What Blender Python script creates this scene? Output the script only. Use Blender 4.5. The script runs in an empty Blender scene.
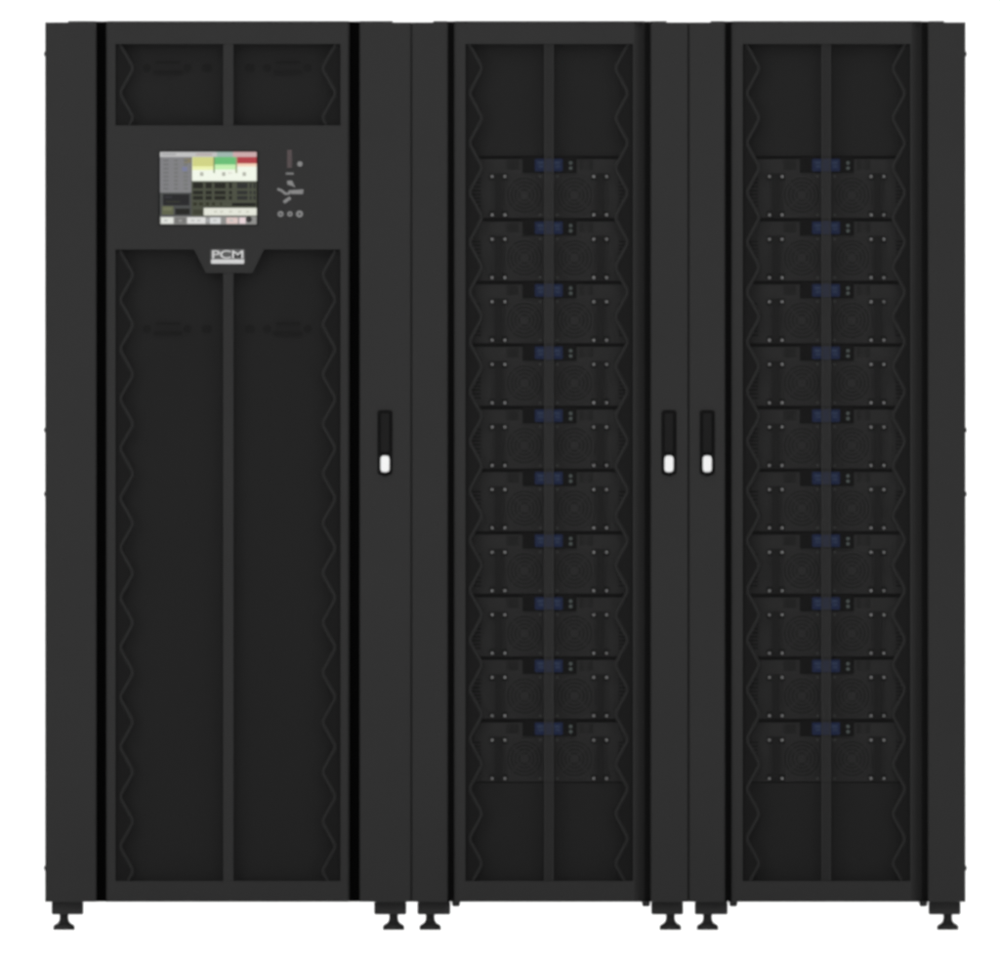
import bpy, bmesh, math, random
from mathutils import Vector, Matrix

random.seed(4)
scene = bpy.context.scene
C = scene.collection
S = 0.002166            # metres per photo pixel at the cabinet fronts (a 600 mm rack spans 277 px)
GY = 930.0              # photo row of the floor line

# ----------------------------------------------------------------------------- materials
def srgb(r, g=None, b=None):
    if g is None: g = b = r
    def f(c):
        c /= 255.0
        return c / 12.92 if c <= 0.04045 else ((c + 0.055) / 1.055) ** 2.4
    return (f(r), f(g), f(b), 1.0)

def coat(name, col, rough=0.6, spec=0.1, metal=0.0, bump=0.06, scale=900.0, var=0.08):
    m = bpy.data.materials.new(name); m.use_nodes = True
    nt = m.node_tree; b = nt.nodes['Principled BSDF']
    if not isinstance(col, tuple): col = (col, col, col, 1.0)
    tc = nt.nodes.new('ShaderNodeTexCoord')
    n1 = nt.nodes.new('ShaderNodeTexNoise'); n1.inputs['Scale'].default_value = 3.5; n1.inputs['Detail'].default_value = 5
    nt.links.new(tc.outputs['Object'], n1.inputs['Vector'])
    mix = nt.nodes.new('ShaderNodeMix'); mix.data_type = 'RGBA'
    mix.inputs[6].default_value = tuple(c * (1 - var) for c in col[:3]) + (1,)
    mix.inputs[7].default_value = tuple(min(1, c * (1 + var)) for c in col[:3]) + (1,)
    nt.links.new(n1.outputs['Fac'], mix.inputs[0]); nt.links.new(mix.outputs[2], b.inputs['Base Color'])
    n2 = nt.nodes.new('ShaderNodeTexNoise'); n2.inputs['Scale'].default_value = scale; n2.inputs['Detail'].default_value = 2
    nt.links.new(tc.outputs['Object'], n2.inputs['Vector'])
    bp = nt.nodes.new('ShaderNodeBump'); bp.inputs['Strength'].default_value = bump; bp.inputs['Distance'].default_value = 0.0004
    nt.links.new(n2.outputs['Fac'], bp.inputs['Height']); nt.links.new(bp.outputs['Normal'], b.inputs['Normal'])
    b.inputs['Roughness'].default_value = rough
    b.inputs['Specular IOR Level'].default_value = spec
    b.inputs['Metallic'].default_value = metal
    return m

def glow(name, col, strength=1.0):
    m = bpy.data.materials.new(name); m.use_nodes = True
    b = m.node_tree.nodes['Principled BSDF']
    b.inputs['Base Color'].default_value = (0.004, 0.004, 0.004, 1)
    b.inputs['Roughness'].default_value = 0.5
    b.inputs['Specular IOR Level'].default_value = 0.05
    b.inputs['Emission Color'].default_value = col
    b.inputs['Emission Strength'].default_value = strength
    return m

PAINT = coat('black_powder_coat', 0.0165)
PAINT_DARK = coat('black_primer', 0.014)
ROD = coat('black_mesh_wire', 0.0085, bump=0)
INNER = coat('inner_panel_coat', 0.0275, var=0.06)
SLOT = coat('slot_black', 0.004, bump=0)
MODULE = coat('module_face_coat', 0.051, var=0.1)
MODULE_DARK = coat('module_black_plastic', 0.003, bump=0)
GRILLE = coat('fan_guard_coat', 0.054, bump=0)
FAN_BACK = coat('fan_cavity', 0.031, bump=0)
PULL = coat('recessed_pull_coat', 0.0135, bump=0)
INK_RED = coat('reddish_printed_ink', (0.17, 0.125, 0.13, 1), bump=0, var=0.15)
HANDLE = coat('module_handle_coat', 0.021, bump=0)
STEEL = coat('zinc_screw', 0.56, rough=0.45, spec=0.4, bump=0)
RECESS_SHADE = coat('recess_shade_plate', 0.0024)  # near-black colour stands for the shade of a deeper recess
RIB = coat('pressed_rib_coat', 0.0135)
GROOVE_SHADE = coat('groove_shade_black', 0.0012, rough=0.9, spec=0.02, bump=0)  # near-black paints the shade of the deep door grooves
GROOVE_SHADE_GREY = coat('groove_shade_grey', 0.0055, rough=0.9, spec=0.02, bump=0)  # paler painted shade for the narrower grooves
PLASTIC = coat('black_handle_plastic', 0.0032, spec=0.05, bump=0)
LEVER = coat('handle_lever_plastic', 0.0050, spec=0.08, bump=0)
WHITE = coat('white_lock_plastic', 0.62, rough=0.5, spec=0.3, bump=0, var=0.02)
PRINT = coat('grey_printed_ink', 0.165, bump=0, var=0.15)
BADGE_LIGHT = coat('badge_silver', 0.44, rough=0.5, bump=0, var=0.05)
BADGE_DARK = coat('badge_grey', 0.07, rough=0.5, bump=0, var=0.05)
FOOTM = coat('foot_black_steel', 0.024, rough=0.5)
SWEEP = coat('white_studio_paper', 0.88, rough=0.9, spec=0.1, bump=0.02, scale=60, var=0.01)
BLUE = glow('blue_lcd_glow', (0.0115, 0.0205, 0.066, 1), 1.0)
BLUE_LINE = glow('blue_lcd_digits', (0.034, 0.052, 0.105, 1), 1.0)
LED = glow('status_led_glow', srgb(112, 122, 120), 0.6)

# ----------------------------------------------------------------------------- mesh builder
class MB:
    """Collects shapes given in photo pixels (x right, y down) and metres of depth d (away from the viewer)."""
    def __init__(self, ox=0.0, oy=GY, od=0.0):
        self.v = []; self.f = []; self.mi = []; self.mats = []; self.o = (ox, oy, od); self.smooth = []
    def P(self, x, y, d): return ((x - self.o[0]) * S, d - self.o[2], (self.o[1] - y) * S)
    def m(self, mat):
        if mat not in self.mats: self.mats.append(mat)
        return self.mats.index(mat)
    def add(self, vs, fs, mat, smooth=False):
        k = len(self.v); i = self.m(mat)
        self.v += vs
        for f in fs: self.f.append([k + a for a in f]); self.mi.append(i); self.smooth.append(smooth)
    def prism(self, poly, d0, d1, mat):              # outline seen from the front, pushed from d0 (near) to d1 (far)
        n = len(poly)
        vs = [self.P(x, y, d0) for x, y in poly] + [self.P(x, y, d1) for x, y in poly]
        fs = [list(range(n)), list(range(2 * n - 1, n - 1, -1))]
        for i in range(n):
            j = (i + 1) % n; fs.append([i, n + i, n + j, j])
        self.add(vs, fs, mat)
    def box(self, x0, y0, x1, y1, d0, d1, mat): self.prism([(x0, y0), (x1, y0), (x1, y1), (x0, y1)], d0, d1, mat)
    def rbox(self, x0, y0, x1, y1, d0, d1, mat, r=2.0, n=5):
        p = []
        for cx, cy, a in ((x1 - r, y0 + r, -90), (x1 - r, y1 - r, 0), (x0 + r, y1 - r, 90), (x0 + r, y0 + r, 180)):
            for k in range(n + 1):
                t = math.radians(a + 90 * k / n); p.append((cx + r * math.cos(t), cy + r * math.sin(t)))
        self.prism(p, d0, d1, mat)
    def disc(self, cx, cy, r, d0, d1, mat, n=14): self.prism([(cx + r * math.cos(2 * math.pi * k / n), cy + r * math.sin(2 * math.pi * k / n)) for k in range(n)], d0, d1, mat)
    def ring(self, cx, cy, r0, r1, d0, d1, mat, n=28):
        vs = []; fs = []
        for k in range(n):
            c, s = math.cos(2 * math.pi * k / n), math.sin(2 * math.pi * k / n)
            for r, d in ((r0, d0), (r1, d0), (r1, d1), (r0, d1)): vs.append(self.P(cx + r * c, cy + r * s, d))
        for k in range(n):
            a, b = 4 * k, 4 * ((k + 1) % n)
            for q in range(4): fs.append([a + q, a + (q + 1) % 4, b + (q + 1) % 4, b + q])
        self.add(vs, fs, mat)
    def profile(self, prof, y0, y1, mat):            # prof: (x px, d m) cross-section seen from above, run from row y0 to y1
        n = len(prof)
        vs = [self.P(x, y0, d) for x, d in prof] + [self.P(x, y1, d) for x, d in prof]
        fs = [list(range(n)), list(range(2 * n - 1, n - 1, -1))]
        for i in range(n):
            j = (i + 1) % n; fs.append([i, n + i, n + j, j])
        self.add(vs, fs, mat)
    def lathe(self, cx, cd, prof, mat, n=24):        # prof: (radius px, row px) bottom to top around a vertical axis
        vs = []; fs = []
        for r, y in prof:
            for k in range(n):
                t = 2 * math.pi * k / n
                vs.append(self.P(cx + r * math.cos(t), y, cd + r * S * math.sin(t)))
        for i in range(len(prof) - 1):
            for k in range(n):
                a, b = i * n + k, i * n + (k + 1) % n
                fs.append([a, b, b + n, a + n])
        fs.append(list(range(n - 1, -1, -1))); fs.append([(len(prof) - 1) * n + k for k in range(n)])
        self.add(vs, fs, mat)
    def ribbon(self, pts, w, d0, d1, mat):           # a bent bar following a polyline in the front plane, mitred at the bends
        L = []; R = []
        for i, p in enumerate(pts):
            a = Vector(pts[max(i - 1, 0)]); b = Vector(pts[min(i + 1, len(pts) - 1)]); p = Vector(p)
            if 0 < i < len(pts) - 1:
                t1 = (p - a).normalized(); t2 = (b - p).normalized(); t = (t1 + t2).normalized()
                k = (w / 2) / max(0.4, t.dot(t1))
            else: t = (b - a).normalized(); k = w / 2
            nrm = Vector((-t.y, t.x)) * k
            L.append(p + nrm); R.append(p - nrm)
        vs = []; fs = []
        for l, r in zip(L, R):
            vs += [self.P(l.x, l.y, d1), self.P(l.x * .65 + r.x * .35, l.y * .65 + r.y * .35, d0), self.P(l.x * .35 + r.x * .65, l.y * .35 + r.y * .65, d0), self.P(r.x, r.y, d1)]
        for i in range(len(pts) - 1):
            a, b = 4 * i, 4 * i + 4
            for q in range(4): fs.append([a + q, b + q, b + (q + 1) % 4, a + (q + 1) % 4])
        e = 4 * (len(pts) - 1); fs += [[0, 1, 2, 3], [e + 3, e + 2, e + 1, e]]
        self.add(vs, fs, mat)
    def text(self, s, x0, y0, x1, y1, d, mat, depth=0.0006):
        cu = bpy.data.curves.new('lettering', 'FONT'); cu.body = s; cu.extrude = 0.02; cu.offset = 0.008; cu.space_character = 0.95
        ob = bpy.data.objects.new('lettering', cu); C.objects.link(ob)
        bpy.context.view_layer.update()
        me = bpy.data.meshes.new_from_object(ob.evaluated_get(bpy.context.evaluated_depsgraph_get()))
        xs = [v.co.x for v in me.vertices]; ys = [v.co.y for v in me.vertices]; zs = [v.co.z for v in me.vertices]
        def u(a, lo, hi): return (a - lo) / (hi - lo)
        vs = [self.P(x0 + (x1 - x0) * u(v.co.x, min(xs), max(xs)), y1 + (y0 - y1) * u(v.co.y, min(ys), max(ys)), d - depth * u(v.co.z, min(zs), max(zs))) for v in me.vertices]
        self.add(vs, [list(p.vertices) for p in me.polygons], mat)
        bpy.data.objects.remove(ob); bpy.data.curves.remove(cu); bpy.data.meshes.remove(me)
    def build(self, name, parent=None, loc=None):
        me = bpy.data.meshes.new(name); me.from_pydata(self.v, [], self.f)
        for mt in self.mats: me.materials.append(mt)
        me.polygons.foreach_set('material_index', self.mi); me.polygons.foreach_set('use_smooth', self.smooth)
        bm = bmesh.new(); bm.from_mesh(me); bmesh.ops.recalc_face_normals(bm, faces=bm.faces[:]); bm.to_mesh(me); bm.free()
        me.update()
        o = bpy.data.objects.new(name, me); C.objects.link(o)
        if parent: o.parent = parent
        if loc: o.location = loc
        return o

def bevel(o, w, seg=2):
    bm = bmesh.new(); bm.from_mesh(o.data)
    es = [e for e in bm.edges if e.is_manifold and e.calc_face_angle(0) > 0.9]
    bmesh.ops.bevel(bm, geom=es, offset=w, segments=seg, affect='EDGES', clamp_overlap=True)
    bm.to_mesh(o.data); bm.free()
    return o

def empty(name, loc, label, cat, group=None):
    o = bpy.data.objects.new(name, None); C.objects.link(o); o.location = loc
    o.empty_display_size = 0.1
    o['label'] = label; o['category'] = cat
    if group: o['group'] = group
    return o

def copy_tree(o, parent=None):
    c = o.copy(); C.objects.link(c)
    if parent: c.parent = parent
    for ch in list(o.children): copy_tree(ch, c)
    return c

# ----------------------------------------------------------------------------- shared cabinet pieces
TOP, BOT = 22.2, 902.0
PITCH = 49.7             # one tooth of the zigzag edge

def zigzag(y0, y1, first_inner, x_out, x_in):
    """Corner points of the zigzag between rows y0 and y1; x_in at first_inner + n*PITCH, x_out half-way between."""
    def x_at(y):
        t = ((y - first_inner) / PITCH) % 1.0
        return x_in + (x_out - x_in) * (1 - abs(2 * t - 1))
    ys = [y0]; k = math.ceil((y0 - first_inner) / (PITCH / 2) + 1e-6)
    while first_inner + k * PITCH / 2 < y1 - 0.5:
        ys.append(first_inner + k * PITCH / 2); k += 1
    ys.append(y1)
    pts = []
    for i, y in enumerate(ys):
        x = x_at(y)
        if 0 < i < len(ys) - 1:                      # blunt the tip like the pressed sheet
            pts += [(x_at(y - 2.2), y - 2.2), (x_at(y + 2.2), y + 2.2)]
        else: pts.append((x, y))
    return pts

def mesh_panel(x0, y0, x1, y1, ox, door, notch=None):
    """Fine woven wire screen: crossed wires about 3 mm apart, open between them."""
    mb = MB(ox); p = 1.37; w = 0.30
    n = int((x1 - x0) / p)
    def top_at(x):
        if not notch: return y0
        (a, ya), (b, yb) = notch                     # slanted shoulder from (a, ya) to (b, yb)
        t = (x - a) / (b - a)
        return ya if t <= 0 else (yb if t >= 1 else ya + (yb - ya) * t)
    for i in range(n):
        x = x0 + (i + 0.5) * (x1 - x0) / n
        mb.box(x - w / 2, top_at(x), x + w / 2, y1, 0.0140, 0.0148, ROD)
    n = int((y1 - y0) / p)
    for i in range(n):
        y = y0 + (i + 0.5) * (y1 - y0) / n
        a, b = x0, x1
        if notch:
            (na, ya), (nb, yb) = notch
            if y < yb:
                t = (y - ya) / (yb - ya); lim = na + (nb - na) * t
                if nb > na: b = min(b, lim)
                else: a = max(a, lim)
        mb.box(a, y - w / 2, b, y + w / 2, 0.0150, 0.0158, ROD)
    return mb.build('mesh_panel', door)

def zigzag_trim(xe, xo, xi, y0, y1, first, ox, door):
    """Solid edge plate coloured dark for recess shade, with a pressed rib that zigzags along the screen."""
    z = zigzag(y0, y1, first, xo, xi)
    mb = MB(ox)
    mb.prism([(xe, y0), *z, (xe, y1)], 0.0115, 0.0135, RECESS_SHADE)  # recess shade put into the plate's colour
    mb.ribbon(z, 3.5, 0.0085, 0.0112, RIB)
    return mb.build('zigzag_trim', door)

def column(x0, x1, ox, cab):
    c = 1.3 * S
    mb = MB(ox)
    mb.profile([(x0, 0.030), (x0, c), (x0 + 1.0, 0), (x1 - 1.0, 0), (x1, c), (x1, 0.030)], TOP, BOT, PAINT)
    return mb.build('front_column', cab)

def handle(cx, ox, col):
    mb = MB(ox)
    mb.rbox(cx - 7.6, 410, cx + 7.6, 475.0, -0.0012, 0.0, PLASTIC, 3)
    mb.rbox(cx - 4.4, 413, cx + 4.4, 452.5, -0.007, -0.0012, LEVER, 2)
    mb.box(cx - 2.6, 452.5, cx + 2.6, 476, -0.003, -0.0012, PLASTIC)
    bevel(mb.build('swing_handle', col), 0.0008)
    mb = MB(ox)
    mb.rbox(cx - 4.4, 455.7, cx + 4.4, 472.1, -0.0095, -0.0012, WHITE, 3.2, 6)
    bevel(mb.build('lock', col), 0.0012)

def body(x0, x1, ox, cab):
    t = 0.0016 / S
    mb = MB(ox); top, bot = TOP + 4, BOT - 0.8; y0, y1 = 0.0302, 0.848
    mb.box(x0, top, x0 + t, bot, y0, y1, PAINT); mb.box(x1 - t, top, x1, bot, y0, y1, PAINT)
    mb.box(x0 + t, top, x1 - t, top + t, y0, y1, PAINT); mb.box(x0 + t, bot - t, x1 - t, bot, y0, y1, PAINT)
    mb.box(x0 + t, top + t, x1 - t, bot - t, y1 - 0.0016, y1, PAINT)
    for k in range(7):                               # rear seam ribs
        y = top + 80 + k * 115; mb.box(x0 + 20, y, x1 - 20, y + 6, y1, y1 + 0.004, PAINT)
    return mb.build('body', cab)

def feet(spots, ox, cab):
    """spots: (bracket x0, bracket x1, foot centre)"""
    for d in (0.065, 0.79):
        for b0, b1, c in spots:
            mb = MB(ox); mb.box(b0 - .5, BOT - 0.6, b1 + .5, 914.6, d - 0.032, d + 0.032, FOOTM)
            bevel(mb.build('foot_bracket', cab), 0.002)
            mb = MB(ox)
            mb.lathe(c, d, [(10.4, 930), (10.8, 929.2), (10.8, 926.2), (9.8, 924.8), (6.4, 922.8), (4.9, 920.6), (4.5, 918), (4.5, 914)], FOOTM)
            mb.build('levelling_foot', cab)

GROOVES = {228.0: (96.4, 106.2, 349.4, 359.6), 549.5: (447.8, 454.0, 644.6, 650.6)}
def top_cap(x0, x1, ox, cab):
    mb = MB(ox); cuts = GROOVES[ox]; xs = [x0, *cuts, x1]
    for a, b in zip(xs[::2], xs[1::2]): mb.box(a, TOP - 1.3, b, TOP - 0.02, 0.002, 0.0235, PAINT)
    bevel(mb.build('top_cap', cab), 0.0008)

def groove_strip(x0, x1, ox, cab, mat=None):  # dark strip added at the groove bottom, its colour painting the shade
    mb = MB(ox); mb.box(x0 - 0.3, TOP - 1.0, x1 + 0.3, BOT - 0.2, 0.0242, 0.0298, mat or GROOVE_SHADE)
    return mb.build('groove_shade_strip', cab)

def side_screws(x, sgn, ox, cab):
    for y in (54, 430, 494, 868):
        mb = MB(ox)
        n = 12; vs = []; fs = []
        for j, (r, h) in enumerate(((2.4, 0), (2.2, 0.9), (1.2, 1.3))):
            for k in range(n):
                t = 2 * math.pi * k / n
                vs.append(mb.P(x + sgn * h, y + r * math.sin(t), 0.05 + r * S * math.cos(t)))
        for j in range(2):
            for k in range(n): fs.append([j * n + k, j * n + (k + 1) % n, (j + 1) * n + (k + 1) % n, (j + 1) * n + k])
        fs.append([2 * n + k for k in range(n)]); fs.append(list(range(n)))
        mb.add(vs, fs, PAINT); mb.build('side_screw', cab)

GROUP = 'row of black power cabinets'

# ----------------------------------------------------------------------------- cabinet with the touchscreen
OX = 228.0
cab1 = empty('power_cabinet', ((OX - 500) * S, 0, 0), 'widest black cabinet, with a colour touchscreen above its tall mesh door', 'cabinet', GROUP)
body(45.2, 411.1, OX, cab1)
cl = column(45.0, 96.4, OX, cab1); cr = column(359.6, 411.15, OX, cab1)
handle(385.0, OX, cr)
groove_strip(96.4, 106.2, OX, cab1); groove_strip(349.4, 359.6, OX, cab1)
feet([(52, 83, 64), (374.5, 406, 393.6)], OX, cab1)
top_cap(68, 393, OX, cab1)
side_screws(45.2, -1, OX, cab1)

D0, D1 = 0.004, 0.0240
mb = MB(OX)
mb.profile([(106.2, D1), (106.2, D0 + .003), (107.4, D0), (115.5, D0), (115.5, D1)], TOP, BOT, PAINT)
mb.profile([(340.5, D1), (340.5, D0), (347.6, D0), (349.4, D0 + .005), (349.4, D1)], TOP, BOT, PAINT)
mb.box(115.5, TOP, 340.5, 44, D0, D1, PAINT)
mb.prism([(115.5, 125.5), (340.5, 125.5), (340.5, 249.5), (264, 249.5), (252.5, 273), (206, 273), (194, 249.5), (115.5, 249.5)], D0, D1, PAINT)
mb.box(115.5, 881.0, 340.5, BOT, D0, D1, PAINT)
door1 = mb.build('door', cab1)
mb = MB(OX); mb.box(223.2, 44, 233.4, 125.5, D0 + .001, D1 - .002, PAINT); mb.build('divider', door1)
mb = MB(OX); mb.box(223.2, 273, 233.4, 881.0, D0 + .001, D1 - .002, PAINT); mb.build('divider', door1)
mesh_panel(115.5, 44, 223.2, 125.5, OX, door1); mesh_panel(233.4, 44, 340.5, 125.5, OX, door1)
mesh_panel(115.5, 249.5, 223.2, 881.0, OX, door1, ((194, 249.5), (206, 273)))
mesh_panel(233.4, 249.5, 340.5, 881.0, OX, door1, ((264, 249.5), (252.5, 273)))
for y0, y1, first in ((44, 125.5, 68.5), (249.5, 881.0, 275.0)):
    zigzag_trim(115.5, 119.5, 133.5, y0, y1, first, OX, door1)
    zigzag_trim(340.5, 336.0, 322.0, y0, y1, first, OX, door1)

# inner panel behind the screen, with the recessed pulls that show faintly through it
mb = MB(OX); mb.box(108, 36, 348, 889, 0.052, 0.054, INNER)
inner = mb.build('inner_panel', cab1)
for yc in (68, 329):
    for a in (0, 120):
        mb = MB(OX)
        mb.disc(147 + a, yc, 4.2, 0.0495, 0.0518, PULL); mb.disc(187.5 + a, yc, 4.2, 0.0495, 0.0518, PULL)
        mb.box(156 + a, yc - 6.5, 180 + a, yc - 4.5, 0.0440, 0.0518, PULL); mb.box(154 + a, yc + 2.5, 182 + a, yc + 6, 0.0440, 0.0518, PULL)
        mb.build('recessed_pull', inner)
    for xc in (207, 250):
        mb = MB(OX); mb.rbox(xc - 5, yc - 4.0, xc + 5, yc + 4.2, 0.0495, 0.0518, PULL, 3); mb.build('cable_port', inner)

# touchscreen: a flat lit display, its picture built from lit fields
SC = {}
def sc(*rgb):
    if rgb not in SC: SC[rgb] = glow('screen_%02x%02x%02x' % rgb, srgb(*rgb))
    return SC[rgb]
mb = MB(OX)
fr = D0
mb.rbox(158.6, 150.8, 258.0, 225.6, fr - .0016, fr, PLASTIC, 1.0)
L1, L2, L3 = fr - .0020, fr - .0024, fr - .0028
def fld(x0, y0, x1, y1, col, lv=0):
    d = (L1, L2, L3)[lv]; mb.box(x0, y0, x1, y1, d, d + .0004, sc(*col))
# header strip
fld(160, 152, 217, 157, (193, 193, 193)); fld(217, 152, 233, 157, (158, 182, 175)); fld(233, 152, 256.6, 157, (205, 170, 172))
fld(162, 153.4, 176, 155.4, (168, 168, 170), 1); fld(196, 153.4, 212, 155.6, (182, 170, 168), 1)
# grey list on the left
fld(160, 157, 191.4, 192.6, (128, 128, 131))
for i in range(8):
    y = 159.6 + i * 4.0
    fld(163.4, y, 168.5, y + 2.0, (112, 113, 114), 1); fld(174, y, 178, y + 2.0, (114, 115, 114), 1)
    if i != 2: fld(183.5, y, 188, y + 2.0, (116, 118, 116), 1)
fld(182.2, 167, 187.2, 171.2, (122, 126, 158), 1); fld(184, 158.4, 190.6, 163, (132, 124, 96), 1)
# dark lower left with the olive field
fld(160, 192.6, 191.4, 216.4, (74, 76, 76))
fld(163, 194.2, 189.4, 205.5, (33, 33, 36), 1); fld(162, 206.2, 173.6, 214.6, (96, 100, 74), 1); fld(163.2, 207.4, 172, 210.4, (112, 116, 88), 2)
fld(175.2, 208.6, 189.8, 214.6, (30, 31, 27), 1); fld(165, 196.4, 172, 198, (52, 52, 58), 2); fld(166, 201, 180, 202.6, (50, 52, 44), 2)
# three coloured tabs with pale readouts
fld(192, 157, 256.6, 181, (240, 246, 232))
fld(192.4, 157, 213.4, 166.4, (208, 211, 132), 1); fld(214.8, 157, 235.6, 164.6, (104, 190, 118), 1); fld(237.2, 157, 256.6, 163.6, (178, 62, 70), 1)
fld(192.4, 166.4, 213.4, 170, (236, 242, 176), 1); fld(214.8, 164.6, 235.6, 169.6, (196, 240, 178), 1); fld(237.2, 163.6, 256.6, 166.6, (246, 214, 190), 1)
fld(213.4, 157, 214.8, 173, (118, 140, 96), 1); fld(235.6, 157, 237.2, 173, (150, 160, 120), 1)
for x in (200, 222, 242.6): fld(x, 172.2, x + 3.4, 176, (176, 178, 166), 1)
fld(228, 172, 232, 174, (226, 226, 214), 1)
# dark table
fld(191.4, 181, 256.6, 216.4, (74, 78, 64))
for (y0, y1) in ((182.6, 188.4), (190.8, 194.4), (196, 199.8)):
    for (x0, x1) in ((193, 203), (205.6, 211.8), (214.4, 225.6), (229, 232), (237, 247.6), (249.6, 251.6), (253.4, 255.6)):
        fld(x0, y0, x1, y1, (32, 33, 26) if x0 < 236 else (42, 44, 42), 1)
for (x0, x1) in ((193, 197), (199, 203), (206, 209), (212, 215), (220, 222)): fld(x0, 202.4, x1, 205.6, (44, 46, 30), 1)
fld(232, 203, 255.8, 206.0, (18, 18, 16), 1)
fld(193, 209.6, 202.6, 214.4, (58, 60, 46), 1)
fld(203.8, 208, 256.6, 215.4, (228, 230, 218), 1)
for x in (214, 220, 229, 238, 246): fld(x, 210.6, x + 3.2, 212.8, (204, 206, 192), 2)
# button bar along the bottom
fld(160, 216.4, 256.6, 224.4, (142, 142, 140))
fld(161, 217.4, 173.4, 223.6, (226, 228, 222), 1); fld(175, 217.6, 186, 223.4, (118, 118, 116), 1); fld(178.6, 219.4, 182, 222, (150, 150, 148), 2)
fld(187.2, 217.4, 205.6, 223.6, (222, 222, 220), 1); fld(210, 217.6, 220.6, 223.6, (218, 220, 220), 1); fld(206.4, 218.4, 209.4, 222.6, (164, 166, 168), 1)
fld(226.4, 217.6, 237.8, 223.6, (220, 198, 194), 1); fld(239.4, 217.6, 245.6, 223.6, (232, 212, 216), 1)
for x in (164, 191, 197, 213, 229.6): fld(x, 219.6, x + 3.6, 221.4, (186, 188, 186), 2)
mb.disc(248.9, 219.4, 3.1, L2, L2 + .0004, sc(52, 50, 50), 18)
scr = mb.build('touchscreen', door1)

# printed mimic diagram and lamps to the right of the display
mb = MB(OX); d = fr - .0003
def ink(x0, y0, x1, y1, m): mb.box(x0, y0, x1, y1, d, fr - .00005, m)
for i in range(9):                                    # faint column of tiny printed marks
    ink(287.2, 150.6 + i * 2.0, 291.8, 151.2 + i * 2.0, INK_RED)
mb.box(285.9, 172.8, 293.6, 174.4, d, fr - .00005, PRINT)
mb.prism([(287.2, 180.8), (292, 180.6), (293.6, 184.2), (295.4, 187.6), (292.2, 186), (287.4, 184.4)], d, fr - .00005, PRINT)
mb.ribbon([(277.4, 189.0), (281.6, 190.6), (285.4, 193.8), (289, 193.6), (289.8, 191.4), (303.4, 190.6)], 2.2, d, fr - .00005, PRINT)
mb.box(291, 191.9, 303, 194, d, fr - .00005, PRINT)
mb.ribbon([(283.8, 202.4), (287.4, 199.8), (290.4, 197.8)], 3.0, d, fr - .00005, PRINT)
mb.build('mimic_diagram', door1)
mb = MB(OX); mb.disc(299.9, 164, 2.6, fr - .0022, fr, PRINT, 18); mb.build('status_lamp', door1)
for x, r in ((280.6, 3.0), (289.9, 2.7), (299.5, 3.5)):
    mb = MB(OX); mb.ring(x, 214, r * .35, r * .98, fr - .0015, fr, PRINT, 18); mb.build('push_button', door1)

# badge on the pointed tab: grey capitals over a bright bar
mb = MB(OX)
mb.rbox(210.4, 249.2, 244.8, 264.2, fr - .0008, fr, BADGE_DARK, 1.2)
mb.text('PCM', 212.2, 250.4, 243.2, 258.6, fr - .0009, BADGE_LIGHT)
mb.rbox(211.2, 259.4, 244.0, 263.6, fr - .0014, fr - .0008, BADGE_LIGHT, 0.8)
mb.build('badge', door1)

# ----------------------------------------------------------------------------- cabinet full of power modules, built once and copied
OX = 549.5
cab2 = empty('power_cabinet', ((OX - 500) * S, 0, 0), 'black cabinet of power modules standing between the touchscreen cabinet and its twin', 'cabinet', GROUP)
body(411.6, 688.2, OX, cab2)
c_l = column(411.55, 447.8, OX, cab2); c_r = column(650.6, 688.25, OX, cab2)
groove_strip(447.8, 454.0, OX, cab2, GROOVE_SHADE_GREY); groove_strip(644.6, 650.6, OX, cab2, GROOVE_SHADE_GREY)
feet([(417.8, 450, 430.2), (651.6, 682.8, 670.4)], OX, cab2)
top_cap(433, 667, OX, cab2)
mb = MB(OX)
mb.profile([(454.0, D1), (454.0, D0 + .007), (455.4, D0 + .0038), (459, D0 + .0018), (465.4, D0), (465.4, D1)], TOP, BOT, PAINT)
mb.profile([(633, D1), (633, D0), (634.6, D0 + .0006), (638, D0 + .0058), (641.6, D0 + .0135), (644.6, D0 + .0196), (644.6, D1)], TOP, BOT, PAINT)
mb.box(465.4, TOP, 633, 44, D0, D1, PAINT); mb.box(465.4, 881.0, 633, BOT, D0, D1, PAINT)
door2 = mb.build('door', cab2)
mb = MB(OX)                                            # centre strip, finely slotted
x0, x1 = 544.2, 553.6
mb.box(x0, 44, x0 + 1.2, 881.0, D0 + .002, D1 - .004, PAINT); mb.box(x1 - 1.2, 44, x1, 881.0, D0 + .002, D1 - .004, PAINT)
n = 640
for i in range(n):
    y = 44 + (i + .2) * 836.5 / n; mb.box(x0 + 1.2, y, x1 - 1.2, y + 0.86, D0 + .0022, D0 + .005, PAINT)
mb.build('divider', door2)
mesh_panel(465.4, 44, 544.2, 881.0, OX, door2); mesh_panel(553.6, 44, 633, 881.0, OX, door2)
zigzag_trim(465.4, 469.0, 482.5, 44, 881.0, 68.5, OX, door2); zigzag_trim(633, 628.4, 615.0, 44, 881.0, 68.5, OX, door2)
for x in (456.0, 646.0):
    mb = MB(OX); mb.lathe(x, 0.018, [(2.2, 906.6), (3.6, 906.0), (4.2, 904), (4.2, BOT - 0.7)], PAINT, 16); mb.build('hinge_pin', cab2)
for y0, y1 in ((36, 155.6), (783, 889)):
    mb = MB(OX); mb.box(457, y0, 641, y1, 0.050, 0.052, INNER); mb.build('blanking_panel', cab2)
for x in (457, 634):                                   # rack rails beside the modules
    mb = MB(OX); mb.box(x, 156, x + 7, 782.6, 0.050, 0.0516, INNER); mb.build('rack_rail', cab2)
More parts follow.
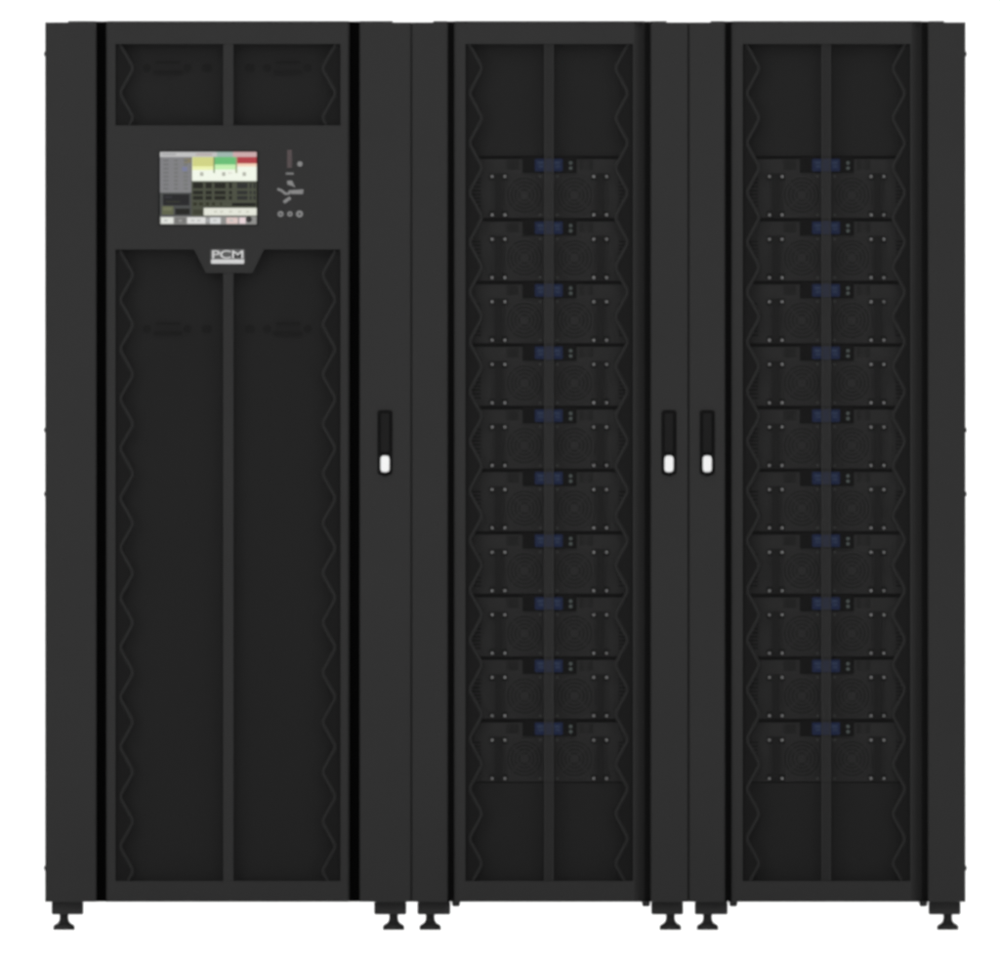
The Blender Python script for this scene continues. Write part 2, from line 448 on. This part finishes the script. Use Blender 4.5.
mb = MB(OX); mb.box(457, 30, 641, 892, 0.12, 0.122, SLOT); mb.build('rear_panel', cab2)

cab3 = copy_tree(cab2)
cab3.location.x += 277.3 * S
cab3['label'] = 'black cabinet of power modules farthest from the touchscreen, handle on its inner column'
for x, q in ((411.6, -1), (688.2, 1)):                # added unseen rear strips stop backdrop white leaking through the slits
    mb = MB(OX); a, b = sorted((x + 6 * q, x - 4 * q)); mb.box(a, TOP + 0.4, b, BOT - 0.4, 0.8545, 0.8565, PAINT)
    a, b = sorted((x, x - 4 * q)); mb.box(a, TOP + 0.4, b, BOT - 0.4, 0.8483, 0.8545, PAINT)
    mb.build('slit_blocker', cab2)
handle(669.0, OX, c_r)
c3 = sorted([c for c in cab3.children if c.name.startswith('front_column')], key=lambda o: sum(v.co.x for v in o.data.vertices))[0]
handle(430.0, OX, c3)
side_screws(688.2, 1, OX, cab3)

# ----------------------------------------------------------------------------- power modules
MX, MY0, MP = 549.5, 156.0, 62.6
MD = 0.045
def make_module():
    r = empty('power_module', (0, 0, 0), '', 'power module', 'power modules stacked behind the mesh doors')
    B = dict(ox=MX, oy=MY0 + MP, od=MD)
    def nb(): return MB(B['ox'], B['oy'], B['od'])
    mb = nb()
    x0, x1, y0, y1 = 467.0, 632.0, MY0 + 3.2, MY0 + MP - 0.6
    mb.box(x0, y0, x1, y1, MD, MD + 0.003, MODULE)
    mb.box(x0 + 2, y0 + 1, x1 - 2, y1 - 1, MD + 0.003, MD + 0.07, MODULE_DARK)
    for x in (470.5, 618.5):                            # ventilation slots by the ears
        for k in range(9): mb.box(x, MY0 + 22 + k * 3.9, x + 10.5, MY0 + 23.7 + k * 3.9, MD - .0006, MD, MODULE_DARK)
    for k in range(9):
        for x in (506, 580): mb.box(x + k * 1.5 * 1.0, MY0 + 4.0, x + k * 1.5 + .7, MY0 + 14, MD - .0006, MD, MODULE_DARK)
    bevel(mb.build('faceplate', r), 0.0003, 1)
    mb = nb(); mb.rbox(522.5, MY0 + .8, 576.5, MY0 + 17.0, MD - .004, MD - .0008, MODULE_DARK, 1.5)
    bez = mb.build('display_bezel', r)
    mb = nb(); mb.rbox(534.8, MY0 + 3.0, 562.6, MY0 + 15.4, MD - .0045, MD - .0040, BLUE, 1.0)
    for a, b in ((537.5, 543.5), (554.2, 559.8)):
        mb.box(a, MY0 + 5.6, b, MY0 + 8.2, MD - .0048, MD - .0045, BLUE_LINE); mb.box(a + 1, MY0 + 9.6, b, MY0 + 11.6, MD - .0048, MD - .0045, BLUE_LINE)
    mb.build('lcd_display', bez)
    for y in (7.0, 12.2):
        mb = nb(); mb.disc(570.6, MY0 + y, 1.75, MD - .0048, MD - .004, LED, 12); mb.build('indicator_light', bez)
    for cx in (498.5, 600.2):
        mb = nb()
        mb.rbox(cx - 9.6, MY0 + 17.2, cx + 9.6, MY0 + 24.6, MD - .0025, MD - .0006, HANDLE, 2); mb.rbox(cx - 9.6, MY0 + 54.6, cx + 9.6, MY0 + 61.4, MD - .0025, MD - .0006, HANDLE, 2)
        mb.rbox(cx - 3.2, MY0 + 23, cx + 3.2, MY0 + 56.4, MD - .016, MD - .0115, HANDLE, 1.5)
        mb.box(cx - 3.0, MY0 + 20.5, cx + 3.0, MY0 + 23, MD - .0155, MD - .0025, HANDLE); mb.box(cx - 3.0, MY0 + 56.4, cx + 3.0, MY0 + 58.6, MD - .0155, MD - .0025, HANDLE)
        h = mb.build('handle', r)
        for x in (-6.4, 6.4):
            for y in (20.6, 59.0):
                mb = nb(); mb.disc(cx + x, MY0 + y, 1.5, MD - .0044, MD - .0025, STEEL, 10); mb.build('screw', h)
    for cx in (524.5, 574.5):
        mb = nb(); cy = MY0 + 39.2
        mb.disc(cx, cy, 19.6, MD - .0006, MD - .0001, FAN_BACK, 28)
        for ra, rb in ((4.6, 0), (8.4, 6.4), (12.2, 10.2), (16, 14.0), (20, 17.8)):
            if rb: mb.ring(cx, cy, rb, ra, MD - .0045, MD - .0035, GRILLE)
            else: mb.disc(cx, cy, ra, MD - .0045, MD - .0035, GRILLE, 18)
        for k in range(4):
            t = math.radians(45 + 90 * k); c, s = math.cos(t), math.sin(t); q = .8
            mb.prism([(cx + 4 * c - q * s, cy + 4 * s + q * c), (cx + 20 * c - q * s, cy + 20 * s + q * c), (cx + 20 * c + q * s, cy + 20 * s - q * c), (cx + 4 * c + q * s, cy + 4 * s - q * c)], MD - .0034, MD - .0006, GRILLE)
        mb.build('fan_guard', r)
    for x in (540.2, 557.4):
        for y in (20.4, 59.0):
            mb = nb(); mb.disc(x, MY0 + y, 1.5, MD - .0016, MD - .0004, HANDLE if False else STEEL_DIM, 10); mb.build('screw', r)
    return r
STEEL_DIM = coat('black_zinc_screw', 0.12, rough=0.5, bump=0)
proto = make_module()
ORD = ['top', 'second from top', 'third from top', 'fourth from top', 'fifth from top', 'fifth from bottom', 'fourth from bottom', 'third from bottom', 'second from bottom', 'bottom']
first = True
for off, where in ((0, 'in the cabinet beside the touchscreen one'), (277.3, 'in the cabinet farthest from the touchscreen')):
    for k in range(10):
        o = proto if first else copy_tree(proto)
        first = False
        o.location = ((MX + off - 500) * S, MD, (GY - (MY0 + (k + 1) * MP)) * S)
        o['label'] = ('topmost' if k == 0 else 'lowest' if k == 9 else ORD[k]) + ' power module with blue display ' + where

# ----------------------------------------------------------------------------- white studio sweep
mb = MB()
prof = [(-17.0, -0.100), (-0.6, 0.0), (4.0, 0.0)]   # the floor falls away towards the viewer by a third of a degree
R = 2.0
for k in range(1, 25):
    t = math.radians(90 * k / 24); prof.append((4.0 + R * math.sin(t), R - R * math.cos(t)))
prof.append((6.0, 9.0))
vs = []; fs = []
for y, z in prof: vs += [(-24.0, y, z), (24.0, y, z)]
for i in range(len(prof) - 1): fs.append([2 * i, 2 * i + 1, 2 * i + 3, 2 * i + 2])
mb.add(vs, fs, SWEEP, True)
sweep = mb.build('backdrop'); sweep['kind'] = 'structure'; sweep['label'] = 'plain white studio floor curving up into a white backdrop'

# ----------------------------------------------------------------------------- light
w = bpy.data.worlds.new('World'); scene.world = w; w.use_nodes = True
bg = w.node_tree.nodes['Background']; bg.inputs['Color'].default_value = (1, 1, 1, 1); bg.inputs['Strength'].default_value = 0.25

def area(name, loc, target, sx, sy, power, col=(1, 1, 1)):
    l = bpy.data.lights.new(name, 'AREA'); l.shape = 'RECTANGLE'; l.size = sx; l.size_y = sy; l.energy = power; l.color = col
    o = bpy.data.objects.new(name, l); C.objects.link(o); o.location = loc
    o.rotation_euler = (Vector(target) - Vector(loc)).to_track_quat('-Z', 'Y').to_euler()
    return o
area('overhead_softbox', (0, -6.4, 5.0), (0, -6.4, 0), 8, 20, 1120)
area('backdrop_lamp', (0, 2.2, 4.6), (0, 6.0, 1.2), 7, 1.5, 110)
area('key_softbox', (-3.6, -5.0, 2.0), (0, 0, 1.0), 2.2, 2.6, 80)
area('fill_softbox', (3.6, -5.4, 1.6), (0, 0, 0.9), 2.2, 2.6, 30)

# ----------------------------------------------------------------------------- camera
cam = bpy.data.cameras.new('camera'); cam.type = 'ORTHO'; cam.ortho_scale = 1000 * S; cam.clip_start = 0.1; cam.clip_end = 200
co = bpy.data.objects.new('camera', cam); C.objects.link(co)
TILT = 0.0; DIST = 14.5
zc = (GY - 481.5) * S
co.location = (0, -DIST * math.cos(TILT), zc + DIST * math.sin(TILT))
co.rotation_euler = (math.radians(90) - TILT, 0, 0)
scene.camera = co

scene.render.resolution_x = 1024; scene.render.resolution_y = 986
scene.view_settings.view_transform = 'Standard'; scene.view_settings.look = 'None'
scene.view_settings.exposure = 0; scene.view_settings.gamma = 1; scene.view_settings.use_curve_mapping = False
scene.cycles.use_denoising = True
scene.cycles.filter_width = 3.4
scene.cycles.max_bounces = 6
